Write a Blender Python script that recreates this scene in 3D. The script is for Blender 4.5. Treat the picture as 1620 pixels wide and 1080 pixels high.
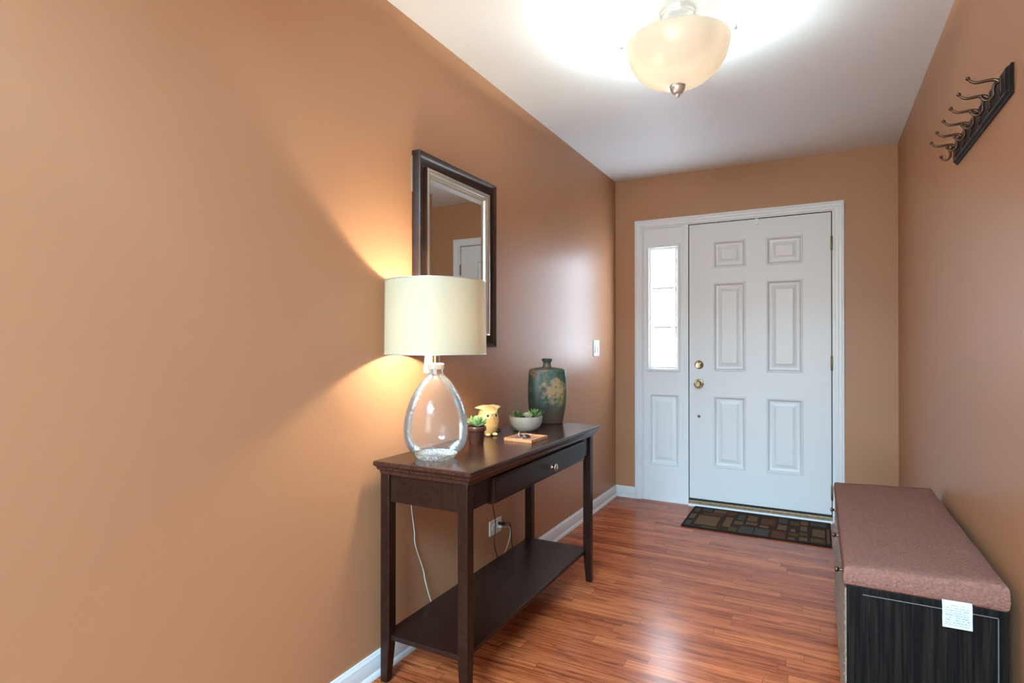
import bpy, bmesh, math, random
from mathutils import Vector, Matrix
PI = math.pi
R = math.radians
random.seed(7)
for o in list(bpy.data.objects):
    bpy.data.objects.remove(o)
SC = bpy.context.scene
COL = SC.collection

# ---------------------------------------------------------------- camera, world, light, exposure
W, H = 1.8385, 2.44          # hall width and ceiling height; door wall at y=0, left wall at x=0
YB = -7.4                    # wall behind the camera
cd = bpy.data.cameras.new('camera')
cam = bpy.data.objects.new('camera', cd)
COL.objects.link(cam)
cam.location = (1.3938, -4.3187, 1.178)
cam.rotation_euler = (R(90.25), 0, R(28.139))
cd.sensor_width = 36
cd.lens = 905.8 / 1620 * 36
cd.clip_start = 0.02
SC.camera = cam

wd = bpy.data.worlds.new('daylight')
SC.world = wd
wd.use_nodes = True
wd.node_tree.nodes['Background'].inputs[0].default_value = (0.80, 0.89, 1.0, 1)
wd.node_tree.nodes['Background'].inputs[1].default_value = 1.0

SC.view_settings.view_transform = 'Standard'
SC.view_settings.look = 'None'
SC.view_settings.gamma = 1
SC.view_settings.exposure = 0.66
SC.view_settings.use_curve_mapping = False


def light(name, kind, loc, power, color, rot=(0, 0, 0), size=None, size_y=None, radius=None, spread=None):
    l = bpy.data.lights.new(name, kind)
    l.energy = power
    l.color = color
    if size is not None:
        l.shape = 'RECTANGLE'
        l.size = size
        l.size_y = size_y
    if radius is not None:
        l.shadow_soft_size = radius
    if spread is not None:
        l.spread = spread
    o = bpy.data.objects.new(name, l)
    o.location = loc
    o.rotation_euler = rot
    COL.objects.link(o)
    return o


# daylight coming in through the big window of the room behind the camera
light('window_daylight', 'AREA', (0.9, YB + 0.06, 1.35), 84, (0.78, 0.95, 1.0), (R(90), 0, 0), 1.5, 1.8)
# and through the tall upper window of that two-storey room
light('upper_window_daylight', 'AREA', (1.2, YB + 0.06, 3.9), 560, (0.48, 0.86, 1.18), (R(90), 0, 0), 2.1, 1.8)
# weak warm fill light added behind the camera, no lamp stands there
light('rear_fill_light', 'POINT', (2.6, -5.6, 2.2), 14, (1.0, 0.90, 0.78), radius=0.12)


# ---------------------------------------------------------------- materials
def mat(name, color=(0.8, 0.8, 0.8), rough=0.5, metal=0.0, spec=0.5, bump=None, coat=0.0, coat_rough=0.1,
        sheen=0.0, var=None):
    m = bpy.data.materials.new(name)
    m.use_nodes = True
    nt = m.node_tree
    b = nt.nodes['Principled BSDF']
    b.inputs['Base Color'].default_value = (*color, 1)
    b.inputs['Roughness'].default_value = rough
    b.inputs['Metallic'].default_value = metal
    b.inputs['Specular IOR Level'].default_value = spec
    b.inputs['Coat Weight'].default_value = coat
    b.inputs['Coat Roughness'].default_value = coat_rough
    b.inputs['Sheen Weight'].default_value = sheen
    tc = nt.nodes.new('ShaderNodeTexCoord')
    if bump:                                   # (scale, strength, distance)
        n = nt.nodes.new('ShaderNodeTexNoise')
        n.inputs['Scale'].default_value = bump[0]
        n.inputs['Detail'].default_value = 3
        bp = nt.nodes.new('ShaderNodeBump')
        bp.inputs['Strength'].default_value = bump[1]
        bp.inputs['Distance'].default_value = bump[2]
        nt.links.new(tc.outputs['Object'], n.inputs['Vector'])
        nt.links.new(n.outputs['Fac'], bp.inputs['Height'])
        nt.links.new(bp.outputs['Normal'], b.inputs['Normal'])
    if var:                                    # (scale, second colour, vector scale)
        n = nt.nodes.new('ShaderNodeTexNoise')
        n.inputs['Scale'].default_value = var[0]
        n.inputs['Detail'].default_value = 4
        mp = nt.nodes.new('ShaderNodeMapping')
        mp.inputs['Scale'].default_value = var[2] if len(var) > 2 else (1, 1, 1)
        r = nt.nodes.new('ShaderNodeValToRGB')
        r.color_ramp.elements[0].position = 0.35
        r.color_ramp.elements[0].color = (*color, 1)
        r.color_ramp.elements[1].position = 0.65
        r.color_ramp.elements[1].color = (*var[1], 1)
        nt.links.new(tc.outputs['Object'], mp.inputs['Vector'])
        nt.links.new(mp.outputs['Vector'], n.inputs['Vector'])
        nt.links.new(n.outputs['Fac'], r.inputs['Fac'])
        nt.links.new(r.outputs['Color'], b.inputs['Base Color'])
    return m


WALL = (0.430, 0.218, 0.112)
M = {}
M['wall'] = mat('wall_paint', WALL, 0.40, spec=0.32, bump=(240, 0.08, 0.0015), var=(2.0, (0.436, 0.222, 0.115)))
M['rearwall'] = mat('rear_room_paint', (0.62, 0.63, 0.60), 0.6, bump=(200, 0.05, 0.001))
M['ceiling'] = mat('ceiling_paint', (0.80, 0.86, 0.88), 0.55, spec=0.3, bump=(200, 0.05, 0.001))
M['white'] = mat('trim_white', (0.74, 0.755, 0.76), 0.32, bump=(60, 0.02, 0.001))
M['door'] = mat('door_white', (0.71, 0.715, 0.715), 0.36, bump=(40, 0.03, 0.001))
M['black'] = mat('weatherstrip_black', (0.012, 0.011, 0.010), 0.7)
M['threshold'] = mat('threshold_brown', (0.34, 0.22, 0.12), 0.4, metal=0.3, var=(60, (0.22, 0.13, 0.07)))
M['brass'] = mat('antique_brass', (0.44, 0.34, 0.20), 0.24, metal=1.0)
M['darkbrass'] = mat('dark_brass', (0.20, 0.14, 0.06), 0.35, metal=0.9)
M['nickel'] = mat('brushed_nickel', (0.78, 0.79, 0.80), 0.34, metal=0.8, bump=(300, 0.05, 0.0005))
M['bronze'] = mat('oil_bronze', (0.105, 0.068, 0.048), 0.30, metal=1.0)
M['knob'] = mat('knob_pewter', (0.62, 0.58, 0.50), 0.22, metal=1.0)
M['plate'] = mat('plastic_white', (0.80, 0.80, 0.79), 0.3)
M['plasticdark'] = mat('slot_dark', (0.02, 0.02, 0.02), 0.5)
M['cordwhite'] = mat('cord_clear_white', (0.62, 0.60, 0.54), 0.3)
M['cordblack'] = mat('cord_black', (0.008, 0.008, 0.008), 0.35)
M['tablewood'] = mat('espresso_wood', (0.014, 0.0042, 0.0022), 0.34, spec=0.22, coat=0.04, coat_rough=0.2,
                     var=(6, (0.024, 0.008, 0.005), (14, 1, 14)), bump=(80, 0.05, 0.0008))
M['tabletop'] = mat('espresso_wood_top', (0.028, 0.009, 0.005), 0.22, spec=0.32, coat=0.08, coat_rough=0.15,
                    var=(8, (0.050, 0.019, 0.013), (14, 1.5, 14)), bump=(120, 0.06, 0.0006))
M['rackwood'] = mat('rack_black_wood', (0.008, 0.005, 0.004), 0.40, spec=0.14, coat=0.0)
M['mirrorframe'] = mat('mirror_frame_brown', (0.022, 0.011, 0.008), 0.30, spec=0.35, coat=0.08, coat_rough=0.2,
                       var=(10, (0.035, 0.019, 0.013), (3, 3, 3)))
M['champagne'] = mat('champagne_silver', (0.50, 0.46, 0.39), 0.36, metal=0.85, bump=(150, 0.08, 0.001))
M['mirror'] = mat('mirror_silvering', (0.80, 0.82, 0.81), 0.012, metal=1.0)
M['cushion'] = mat('cushion_fabric', (0.250, 0.112, 0.080), 0.95, spec=0.04, sheen=0.0, bump=(150, 0.8, 0.005),
                   var=(130, (0.180, 0.082, 0.064)))
M['terracotta'] = mat('pot_brown_glaze', (0.075, 0.026, 0.017), 0.25, coat=0.3)
M['greybowl'] = mat('bowl_grey_ceramic', (0.36, 0.33, 0.285), 0.45, var=(30, (0.33, 0.30, 0.26)))
M['soil'] = mat('soil_dark', (0.03, 0.022, 0.015), 0.9, bump=(200, 0.8, 0.003))
M['owl'] = mat('owl_yellow_glaze', (0.80, 0.50, 0.19), 0.22, coat=0.5, var=(25, (0.84, 0.57, 0.25)))
M['owlpale'] = mat('owl_pale_glaze', (0.84, 0.68, 0.36), 0.25, coat=0.5)
M['eyeblack'] = mat('eye_black', (0.01, 0.01, 0.01), 0.1)
M['traywood'] = mat('tray_wood', (0.52, 0.25, 0.12), 0.4, var=(9, (0.40, 0.17, 0.075), (18, 2, 18)))
M['keymetal'] = mat('key_metal', (0.62, 0.60, 0.56), 0.25, metal=1.0)
M['fobblack'] = mat('fob_black', (0.02, 0.012, 0.012), 0.35)
M['leafgreen'] = mat('leaf_green', (0.09, 0.22, 0.06), 0.4, var=(70, (0.42, 0.52, 0.24)))
M['leafdark'] = mat('leaf_dark', (0.035, 0.10, 0.022), 0.38, var=(45, (0.20, 0.28, 0.08)))
M['leafpale'] = mat('leaf_pale', (0.42, 0.50, 0.25), 0.4, var=(50, (0.60, 0.62, 0.38)))
M['leafbright'] = mat('leaf_bright', (0.07, 0.20, 0.03), 0.38, var=(60, (0.30, 0.42, 0.13)))
M['taglabel'] = mat('card_white', (0.82, 0.82, 0.80), 0.5)
M['cabinetfront'] = mat('cabinet_front_taupe', (0.28, 0.20, 0.15), 0.5, spec=0.2, var=(12, (0.16, 0.11, 0.08), (6, 1, 20)))
M['edgeband'] = mat('edge_band_grey', (0.17, 0.16, 0.14), 0.4)


def nodes(m):
    return m.node_tree.nodes, m.node_tree.links


# floor: narrow oak strips running across the hall
def floor_material():
    m = mat('oak_strip_floor', rough=0.2)
    N, L = nodes(m)
    b = N['Principled BSDF']
    tc = N.new('ShaderNodeTexCoord')
    sep = N.new('ShaderNodeSeparateXYZ')
    L.new(tc.outputs['Object'], sep.inputs[0])
    PW = 0.057

    def mth(op, a, bb=None, v=None):
        n = N.new('ShaderNodeMath')
        n.operation = op
        L.new(a, n.inputs[0])
        if bb is not None:
            L.new(bb, n.inputs[1])
        elif v is not None:
            n.inputs[1].default_value = v
        return n.outputs[0]
    row = mth('FLOOR', mth('DIVIDE', sep.outputs['Y'], v=PW))
    wn = N.new('ShaderNodeTexWhiteNoise')
    wn.noise_dimensions = '1D'
    L.new(row, wn.inputs['W'])
    xs = mth('ADD', mth('DIVIDE', sep.outputs['X'], v=0.62), mth('MULTIPLY', wn.outputs['Value'], v=9.0))
    pl = mth('FLOOR', xs)
    cmb = N.new('ShaderNodeCombineXYZ')
    L.new(row, cmb.inputs[0])
    L.new(pl, cmb.inputs[1])
    wn2 = N.new('ShaderNodeTexWhiteNoise')
    wn2.noise_dimensions = '2D'
    L.new(cmb.outputs[0], wn2.inputs['Vector'])
    # grain coordinates shifted per strip
    off = N.new('ShaderNodeCombineXYZ')
    L.new(mth('MULTIPLY', wn2.outputs['Value'], v=37.0), off.inputs[0])
    L.new(mth('MULTIPLY', wn.outputs['Value'], v=19.0), off.inputs[1])
    add = N.new('ShaderNodeVectorMath')
    L.new(tc.outputs['Object'], add.inputs[0])
    L.new(off.outputs[0], add.inputs[1])
    mp = N.new('ShaderNodeMapping')
    mp.inputs['Scale'].default_value = (1.0, 13.0, 1)
    L.new(add.outputs[0], mp.inputs['Vector'])
    nz = N.new('ShaderNodeTexNoise')
    nz.inputs['Scale'].default_value = 5.0
    nz.inputs['Detail'].default_value = 6
    nz.inputs['Distortion'].default_value = 1.2
    L.new(mp.outputs[0], nz.inputs['Vector'])
    wv = N.new('ShaderNodeTexWave')
    wv.wave_type = 'BANDS'
    wv.bands_direction = 'Y'
    wv.inputs['Scale'].default_value = 0.55
    wv.inputs['Distortion'].default_value = 16.0
    wv.inputs['Detail'].default_value = 3.5
    wv.inputs['Detail Scale'].default_value = 0.9
    L.new(mp.outputs[0], wv.inputs['Vector'])
    ramp = N.new('ShaderNodeValToRGB')
    e = ramp.color_ramp.elements
    e[0].position = 0.0
    e[0].color = (0.340, 0.070, 0.022, 1)
    e[1].position = 1.0
    e[1].color = (0.560, 0.150, 0.048, 1)
    L.new(wn2.outputs['Value'], ramp.inputs['Fac'])
    g = N.new('ShaderNodeValToRGB')
    g.color_ramp.elements[0].position = 0.36
    g.color_ramp.elements[0].color = (0.42, 0.33, 0.28, 1)
    g.color_ramp.elements[1].position = 0.52
    g.color_ramp.elements[1].color = (1, 1, 1, 1)
    L.new(nz.outputs['Fac'], g.inputs['Fac'])
    mx = N.new('ShaderNodeMix')
    mx.data_type = 'RGBA'
    mx.blend_type = 'MULTIPLY'
    mx.inputs[0].default_value = 0.8
    L.new(ramp.outputs[0], mx.inputs[6])
    L.new(g.outputs[0], mx.inputs[7])
    g2 = N.new('ShaderNodeValToRGB')
    g2.color_ramp.elements[0].position = 0.0
    g2.color_ramp.elements[0].color = (0.55, 0.48, 0.45, 1)
    g2.color_ramp.elements[1].position = 0.16
    g2.color_ramp.elements[1].color = (1, 1, 1, 1)
    L.new(wv.outputs['Fac'], g2.inputs['Fac'])
    mx2 = N.new('ShaderNodeMix')
    mx2.data_type = 'RGBA'
    mx2.blend_type = 'MULTIPLY'
    mx2.inputs[0].default_value = 0.75
    L.new(mx.outputs[2], mx2.inputs[6])
    L.new(g2.outputs[0], mx2.inputs[7])
    # seams
    fy = mth('FRACT', mth('DIVIDE', sep.outputs['Y'], v=PW))
    sy = mth('GREATER_THAN', mth('ABSOLUTE', mth('SUBTRACT', fy, v=0.5)), v=0.488)
    fx = mth('FRACT', xs)
    sx = mth('GREATER_THAN', mth('ABSOLUTE', mth('SUBTRACT', fx, v=0.5)), v=0.4982)
    seam = mth('MAXIMUM', sy, sx)
    mx3 = N.new('ShaderNodeMix')
    mx3.data_type = 'RGBA'
    L.new(mth('MULTIPLY', seam, v=0.62), mx3.inputs[0])
    L.new(mx2.outputs[2], mx3.inputs[6])
    mx3.inputs[7].default_value = (0.07, 0.022, 0.012, 1)
    L.new(mx3.outputs[2], b.inputs['Base Color'])
    bp = N.new('ShaderNodeBump')
    bp.inputs['Strength'].default_value = 0.12
    bp.inputs['Distance'].default_value = 0.0015
    bp.invert = True
    L.new(mth('ADD', seam, mth('MULTIPLY', nz.outputs['Fac'], v=0.5)), bp.inputs['Height'])
    L.new(bp.outputs['Normal'], b.inputs['Normal'])
    b.inputs['Roughness'].default_value = 0.27
    b.inputs['Specular IOR Level'].default_value = 0.17
    b.inputs['Coat Weight'].default_value = 0.06
    b.inputs['Coat Roughness'].default_value = 0.15
    return m


M['floor'] = floor_material()


def dark_grain_material():
    m = mat('black_woodgrain', rough=0.5, spec=0.12)
    N, L = nodes(m)
    b = N['Principled BSDF']
    tc = N.new('ShaderNodeTexCoord')
    mp = N.new('ShaderNodeMapping')
    mp.inputs['Scale'].default_value = (60, 60, 1.6)
    nz = N.new('ShaderNodeTexNoise')
    nz.inputs['Scale'].default_value = 2.2
    nz.inputs['Detail'].default_value = 5
    nz.inputs['Distortion'].default_value = 0.8
    r = N.new('ShaderNodeValToRGB')
    r.color_ramp.elements[0].position = 0.42
    r.color_ramp.elements[0].color = (0.0012, 0.0014, 0.0016, 1)
    r.color_ramp.elements[1].position = 0.72
    r.color_ramp.elements[1].color = (0.013, 0.010, 0.008, 1)
    L.new(tc.outputs['Object'], mp.inputs['Vector'])
    L.new(mp.outputs[0], nz.inputs['Vector'])
    L.new(nz.outputs['Fac'], r.inputs['Fac'])
    L.new(r.outputs[0], b.inputs['Base Color'])
    return m


M['blackgrain'] = dark_grain_material()


def thin_glass(name, tint=(0.96, 0.97, 0.96), glow_mix=0.05, bscale=160, bstr=0.25, rough=0.04, glow_mix_noise=False):
    m = bpy.data.materials.new(name)
    m.use_nodes = True
    N, L = nodes(m)
    N.clear()
    out = N.new('ShaderNodeOutputMaterial')
    tr = N.new('ShaderNodeBsdfTransparent')
    tr.inputs[0].default_value = (*tint, 1)
    gl = N.new('ShaderNodeBsdfGlossy')
    gl.inputs['Roughness'].default_value = rough
    gl.inputs[0].default_value = (1, 1, 1, 1)
    fr = N.new('ShaderNodeFresnel')
    fr.inputs[0].default_value = 1.30
    tc = N.new('ShaderNodeTexCoord')
    n = N.new('ShaderNodeTexNoise')
    n.inputs['Scale'].default_value = bscale
    n.inputs['Detail'].default_value = 2
    bp = N.new('ShaderNodeBump')
    bp.inputs['Strength'].default_value = bstr
    bp.inputs['Distance'].default_value = 0.003
    L.new(tc.outputs['Object'], n.inputs['Vector'])
    L.new(n.outputs['Fac'], bp.inputs['Height'])
    L.new(bp.outputs[0], gl.inputs['Normal'])
    L.new(bp.outputs[0], fr.inputs['Normal'])
    mx = N.new('ShaderNodeMixShader')
    L.new(fr.outputs[0], mx.inputs[0])
    L.new(tr.outputs[0], mx.inputs[1])
    L.new(gl.outputs[0], mx.inputs[2])
    tl = N.new('ShaderNodeBsdfTranslucent')
    tl.inputs[0].default_value = (0.95, 0.96, 0.95, 1)
    df = N.new('ShaderNodeBsdfDiffuse')
    df.inputs[0].default_value = (0.92, 0.93, 0.92, 1)
    ad = N.new('ShaderNodeMixShader')
    L.new(tl.outputs[0], ad.inputs[1])
    L.new(df.outputs[0], ad.inputs[2])
    mx2 = N.new('ShaderNodeMixShader')
    mx2.inputs[0].default_value = glow_mix
    if glow_mix_noise:
        v = N.new('ShaderNodeTexVoronoi')
        v.inputs['Scale'].default_value = 230
        rr = N.new('ShaderNodeMapRange')
        rr.inputs[1].default_value = 0.15
        rr.inputs[2].default_value = 0.55
        rr.inputs[3].default_value = glow_mix * 1.7
        rr.inputs[4].default_value = glow_mix * 0.4
        L.new(tc.outputs['Object'], v.inputs['Vector'])
        L.new(v.outputs['Distance'], rr.inputs[0])
        L.new(rr.outputs[0], mx2.inputs[0])
    L.new(mx.outputs[0], mx2.inputs[1])
    L.new(ad.outputs[0], mx2.inputs[2])
    L.new(mx2.outputs[0], out.inputs[0])
    return m


M['glass'] = thin_glass('seeded_glass', tint=(0.985, 0.985, 0.975), glow_mix=0.05, bscale=150, bstr=0.20)  # slight whiteness imitates the bright reflection at the shoulder
M['glassbase'] = thin_glass('seeded_glass_thick', glow_mix=0.72, bscale=260, bstr=0.8, rough=0.12, glow_mix_noise=True)  # thick seeded foot, whitened to imitate bright reflections of the bulb
M['clearpane'] = thin_glass('clear_window_glass', glow_mix=0.0, bstr=0.0, rough=0.01)


def shade_material(name, col, trans, add_rough=0.6, body=None):
    m = bpy.data.materials.new(name)
    m.use_nodes = True
    N, L = nodes(m)
    N.clear()
    out = N.new('ShaderNodeOutputMaterial')
    tl = N.new('ShaderNodeBsdfTranslucent')
    tl.inputs[0].default_value = (*col, 1)
    df = N.new('ShaderNodeBsdfPrincipled')
    df.inputs['Base Color'].default_value = (*(body or col), 1)
    df.inputs['Roughness'].default_value = add_rough
    tc = N.new('ShaderNodeTexCoord')
    n = N.new('ShaderNodeTexNoise')
    n.inputs['Scale'].default_value = 400
    bp = N.new('ShaderNodeBump')
    bp.inputs['Strength'].default_value = 0.05
    bp.inputs['Distance'].default_value = 0.001
    L.new(tc.outputs['Object'], n.inputs['Vector'])
    L.new(n.outputs['Fac'], bp.inputs['Height'])
    L.new(bp.outputs[0], df.inputs['Normal'])
    mx = N.new('ShaderNodeMixShader')
    mx.inputs[0].default_value = trans
    L.new(df.outputs[0], mx.inputs[1])
    L.new(tl.outputs[0], mx.inputs[2])
    L.new(mx.outputs[0], out.inputs[0])
    return m


M['shade'] = shade_material('linen_shade', (1.0, 0.80, 0.53), 0.018, body=(0.38, 0.33, 0.22))
M['bowlglass'] = shade_material('frosted_alabaster_glass', (1.0, 0.87, 0.74), 0.25, 0.25, body=(0.55, 0.52, 0.47))


def emit_material(name, col, strength):
    m = bpy.data.materials.new(name)
    m.use_nodes = True
    N, L = nodes(m)
    N.clear()
    out = N.new('ShaderNodeOutputMaterial')
    e = N.new('ShaderNodeEmission')
    e.inputs[0].default_value = (*col, 1)
    e.inputs[1].default_value = strength
    L.new(e.outputs[0], out.inputs[0])
    return m


M['bulb'] = emit_material('warm_bulb', (1.0, 0.80, 0.52), 18)


def sky_pane_material():
    m = bpy.data.materials.new('rain_glass_daylit')
    m.use_nodes = True
    N, L = nodes(m)
    N.clear()
    out = N.new('ShaderNodeOutputMaterial')
    e = N.new('ShaderNodeEmission')
    tc = N.new('ShaderNodeTexCoord')
    mp = N.new('ShaderNodeMapping')
    mp.inputs['Scale'].default_value = (95, 95, 7)
    n = N.new('ShaderNodeTexNoise')
    n.inputs['Scale'].default_value = 1.0
    n.inputs['Detail'].default_value = 2
    n.inputs['Distortion'].default_value = 0.6
    r = N.new('ShaderNodeValToRGB')
    r.color_ramp.elements[0].position = 0.40
    r.color_ramp.elements[0].color = (0.032, 0.034, 0.037, 1)
    r.color_ramp.elements[1].position = 0.45
    r.color_ramp.elements[1].color = (0.74, 0.85, 1.0, 1)
    L.new(tc.outputs['Object'], mp.inputs['Vector'])
    L.new(mp.outputs[0], n.inputs['Vector'])
    L.new(n.outputs['Fac'], r.inputs['Fac'])
    L.new(r.outputs[0], e.inputs[0])
    e.inputs[1].default_value = 19.0
    L.new(e.outputs[0], out.inputs[0])
    return m


M['skypane'] = sky_pane_material()


def vase_material():
    m = mat('vase_glaze', rough=0.35)
    N, L = nodes(m)
    b = N['Principled BSDF']
    tc = N.new('ShaderNodeTexCoord')
    n = N.new('ShaderNodeTexNoise')
    n.inputs['Scale'].default_value = 7.5
    n.inputs['Detail'].default_value = 5
    n.inputs['Distortion'].default_value = 0.7
    L.new(tc.outputs['Object'], n.inputs['Vector'])
    r = N.new('ShaderNodeValToRGB')
    cr = r.color_ramp
    cr.elements[0].position = 0.30
    cr.elements[0].color = (0.030, 0.028, 0.018, 1)
    cr.elements[1].position = 0.76
    cr.elements[1].color = (0.30, 0.17, 0.075, 1)
    for p, c in ((0.40, (0.024, 0.042, 0.026, 1)), (0.48, (0.036, 0.082, 0.058, 1)), (0.55, (0.075, 0.080, 0.045, 1)),
                 (0.60, (0.20, 0.125, 0.06, 1))):
        x = cr.elements.new(p)
        x.color = c
    L.new(n.outputs['Fac'], r.inputs['Fac'])
    n2 = N.new('ShaderNodeTexNoise')
    n2.inputs['Scale'].default_value = 110
    n2.inputs['Detail'].default_value = 3
    L.new(tc.outputs['Object'], n2.inputs['Vector'])
    r2 = N.new('ShaderNodeValToRGB')
    r2.color_ramp.elements[0].position = 0.38
    r2.color_ramp.elements[0].color = (0.45, 0.42, 0.38, 1)
    r2.color_ramp.elements[1].position = 0.5
    r2.color_ramp.elements[1].color = (1, 1, 1, 1)
    L.new(n2.outputs['Fac'], r2.inputs['Fac'])
    mx = N.new('ShaderNodeMix')
    mx.data_type = 'RGBA'
    mx.blend_type = 'MULTIPLY'
    mx.inputs[0].default_value = 0.7
    L.new(r.outputs[0], mx.inputs[6])
    L.new(r2.outputs[0], mx.inputs[7])
    # brown toward the foot of the glaze, a dipped band of its own
    sp = N.new('ShaderNodeSeparateXYZ')
    L.new(tc.outputs['Object'], sp.inputs[0])
    mr = N.new('ShaderNodeMapRange')
    mr.inputs[1].default_value = 0.11
    mr.inputs[2].default_value = 0.04
    L.new(sp.outputs['Z'], mr.inputs[0])
    mx2 = N.new('ShaderNodeMix')
    mx2.data_type = 'RGBA'
    L.new(mr.outputs[0], mx2.inputs[0])
    L.new(mx.outputs[2], mx2.inputs[6])
    mx2.inputs[7].default_value = (0.075, 0.038, 0.022, 1)
    # one large bronze bloom on the front
    dv = N.new('ShaderNodeVectorMath')
    dv.operation = 'DISTANCE'
    L.new(tc.outputs['Object'], dv.inputs[0])
    dv.inputs[1].default_value = (0.028, -0.05, 0.178)
    n3 = N.new('ShaderNodeTexNoise')
    n3.inputs['Scale'].default_value = 34
    n3.inputs['Detail'].default_value = 6
    L.new(tc.outputs['Object'], n3.inputs['Vector'])
    ad = N.new('ShaderNodeMath')
    ad.operation = 'MULTIPLY_ADD'
    L.new(n3.outputs['Fac'], ad.inputs[0])
    ad.inputs[1].default_value = 0.20
    L.new(dv.outputs['Value'], ad.inputs[2])
    mr2 = N.new('ShaderNodeMapRange')
    mr2.inputs[1].default_value = 0.166
    mr2.inputs[2].default_value = 0.128
    mr2.inputs[4].default_value = 0.9
    L.new(ad.outputs[0], mr2.inputs[0])
    mx4 = N.new('ShaderNodeMix')
    mx4.data_type = 'RGBA'
    L.new(mr2.outputs[0], mx4.inputs[0])
    L.new(mx2.outputs[2], mx4.inputs[6])
    mx4.inputs[7].default_value = (0.36, 0.22, 0.10, 1)
    L.new(mx4.outputs[2], b.inputs['Base Color'])
    bp = N.new('ShaderNodeBump')
    bp.inputs['Strength'].default_value = 0.3
    bp.inputs['Distance'].default_value = 0.002
    L.new(n2.outputs['Fac'], bp.inputs['Height'])
    L.new(bp.outputs[0], b.inputs['Normal'])
    b.inputs['Roughness'].default_value = 0.40
    b.inputs['Specular IOR Level'].default_value = 0.35
    b.inputs['Coat Weight'].default_value = 0.1
    return m


M['vase'] = vase_material()


def print_material():
    # care label: unreadable small printing as broken rows of blue ink
    m = mat('care_label_print', (0.82, 0.84, 0.86), 0.5)
    N, L = nodes(m)
    b = N['Principled BSDF']
    tc = N.new('ShaderNodeTexCoord')
    sp = N.new('ShaderNodeSeparateXYZ')
    L.new(tc.outputs['Generated'], sp.inputs[0])

    def mth(op, a, v=None, bb=None):
        n = N.new('ShaderNodeMath')
        n.operation = op
        L.new(a, n.inputs[0])
        if bb is not None:
            L.new(bb, n.inputs[1])
        if v is not None:
            n.inputs[1].default_value = v
        return n.outputs[0]
    rows = mth('FRACT', mth('MULTIPLY', sp.outputs['Z'], 11.0))
    line = mth('LESS_THAN', rows, 0.48)
    nz = N.new('ShaderNodeTexNoise')
    mp = N.new('ShaderNodeMapping')
    mp.inputs['Scale'].default_value = (34, 1, 11)
    L.new(tc.outputs['Generated'], mp.inputs['Vector'])
    L.new(mp.outputs[0], nz.inputs['Vector'])
    nz.inputs['Scale'].default_value = 1.0
    word = mth('GREATER_THAN', nz.outputs['Fac'], 0.47)
    inx = mth('LESS_THAN', mth('ABSOLUTE', mth('SUBTRACT', sp.outputs['X'], 0.5)), 0.41)
    inz = mth('LESS_THAN', mth('ABSOLUTE', mth('SUBTRACT', sp.outputs['Z'], 0.5)), 0.40)
    f = mth('MULTIPLY', mth('MULTIPLY', line, bb=word), bb=mth('MULTIPLY', inx, bb=inz))
    mx = N.new('ShaderNodeMix')
    mx.data_type = 'RGBA'
    L.new(mth('MULTIPLY', f, 0.75), mx.inputs[0])
    mx.inputs[6].default_value = (0.50, 0.54, 0.60, 1)
    mx.inputs[7].default_value = (0.07, 0.10, 0.24, 1)
    L.new(mx.outputs[2], b.inputs['Base Color'])
    return m


M['print'] = print_material()


# ---------------------------------------------------------------- mesh helpers
def put(name, bm, m, parent=None, loc=(0, 0, 0), rot=(0, 0, 0), smooth=35, bevel=0, seg=2):
    me = bpy.data.meshes.new(name)
    bmesh.ops.recalc_face_normals(bm, faces=bm.faces)
    bm.to_mesh(me)
    bm.free()
    for x in (m if isinstance(m, (list, tuple)) else [m]):
        me.materials.append(x)
    if smooth:
        for p in me.polygons:
            p.use_smooth = True
        me.set_sharp_from_angle(angle=R(smooth))
    o = bpy.data.objects.new(name, me)
    COL.objects.link(o)
    o.location = loc
    o.rotation_euler = rot
    if parent:
        o.parent = parent
    if bevel:
        b = o.modifiers.new('bevel', 'BEVEL')
        b.width = bevel
        b.segments = seg
        b.limit_method = 'ANGLE'
        b.angle_limit = R(40)
    return o


def thing(name, label, cat, loc=(0, 0, 0), rot=(0, 0, 0), group=None):
    o = bpy.data.objects.new(name, None)
    o.empty_display_size = 0.05
    COL.objects.link(o)
    o.location = loc
    o.rotation_euler = rot
    o['label'] = label
    o['category'] = cat
    if group:
        o['group'] = group
    return o


def struct(o, label=None):
    o['kind'] = 'structure'
    if label:
        o['label'] = label
    return o


def box(bm, x0, x1, y0, y1, z0, z1, mi=0):
    v = [bm.verts.new(p) for p in ((x0, y0, z0), (x1, y0, z0), (x1, y1, z0), (x0, y1, z0),
                                   (x0, y0, z1), (x1, y0, z1), (x1, y1, z1), (x0, y1, z1))]
    for f in ((0, 3, 2, 1), (4, 5, 6, 7), (0, 1, 5, 4), (1, 2, 6, 5), (2, 3, 7, 6), (3, 0, 4, 7)):
        fc = bm.faces.new([v[i] for i in f])
        fc.material_index = mi
    return v


def B(*boxes):
    bm = bmesh.new()
    for b in boxes:
        box(bm, *b)
    return bm


def loft(bm, rings, cap0=True, cap1=True, closed=True, mi=0):
    vs = [[bm.verts.new(p) for p in r] for r in rings]
    n = len(rings[0])
    for a, b in zip(vs[:-1], vs[1:]):
        for i in range(n if closed else n - 1):
            j = (i + 1) % n
            f = bm.faces.new((a[i], a[j], b[j], b[i]))
            f.material_index = mi
    if cap0:
        bm.faces.new(vs[0][::-1]).material_index = mi
    if cap1:
        bm.faces.new(vs[-1]).material_index = mi
    return vs


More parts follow.
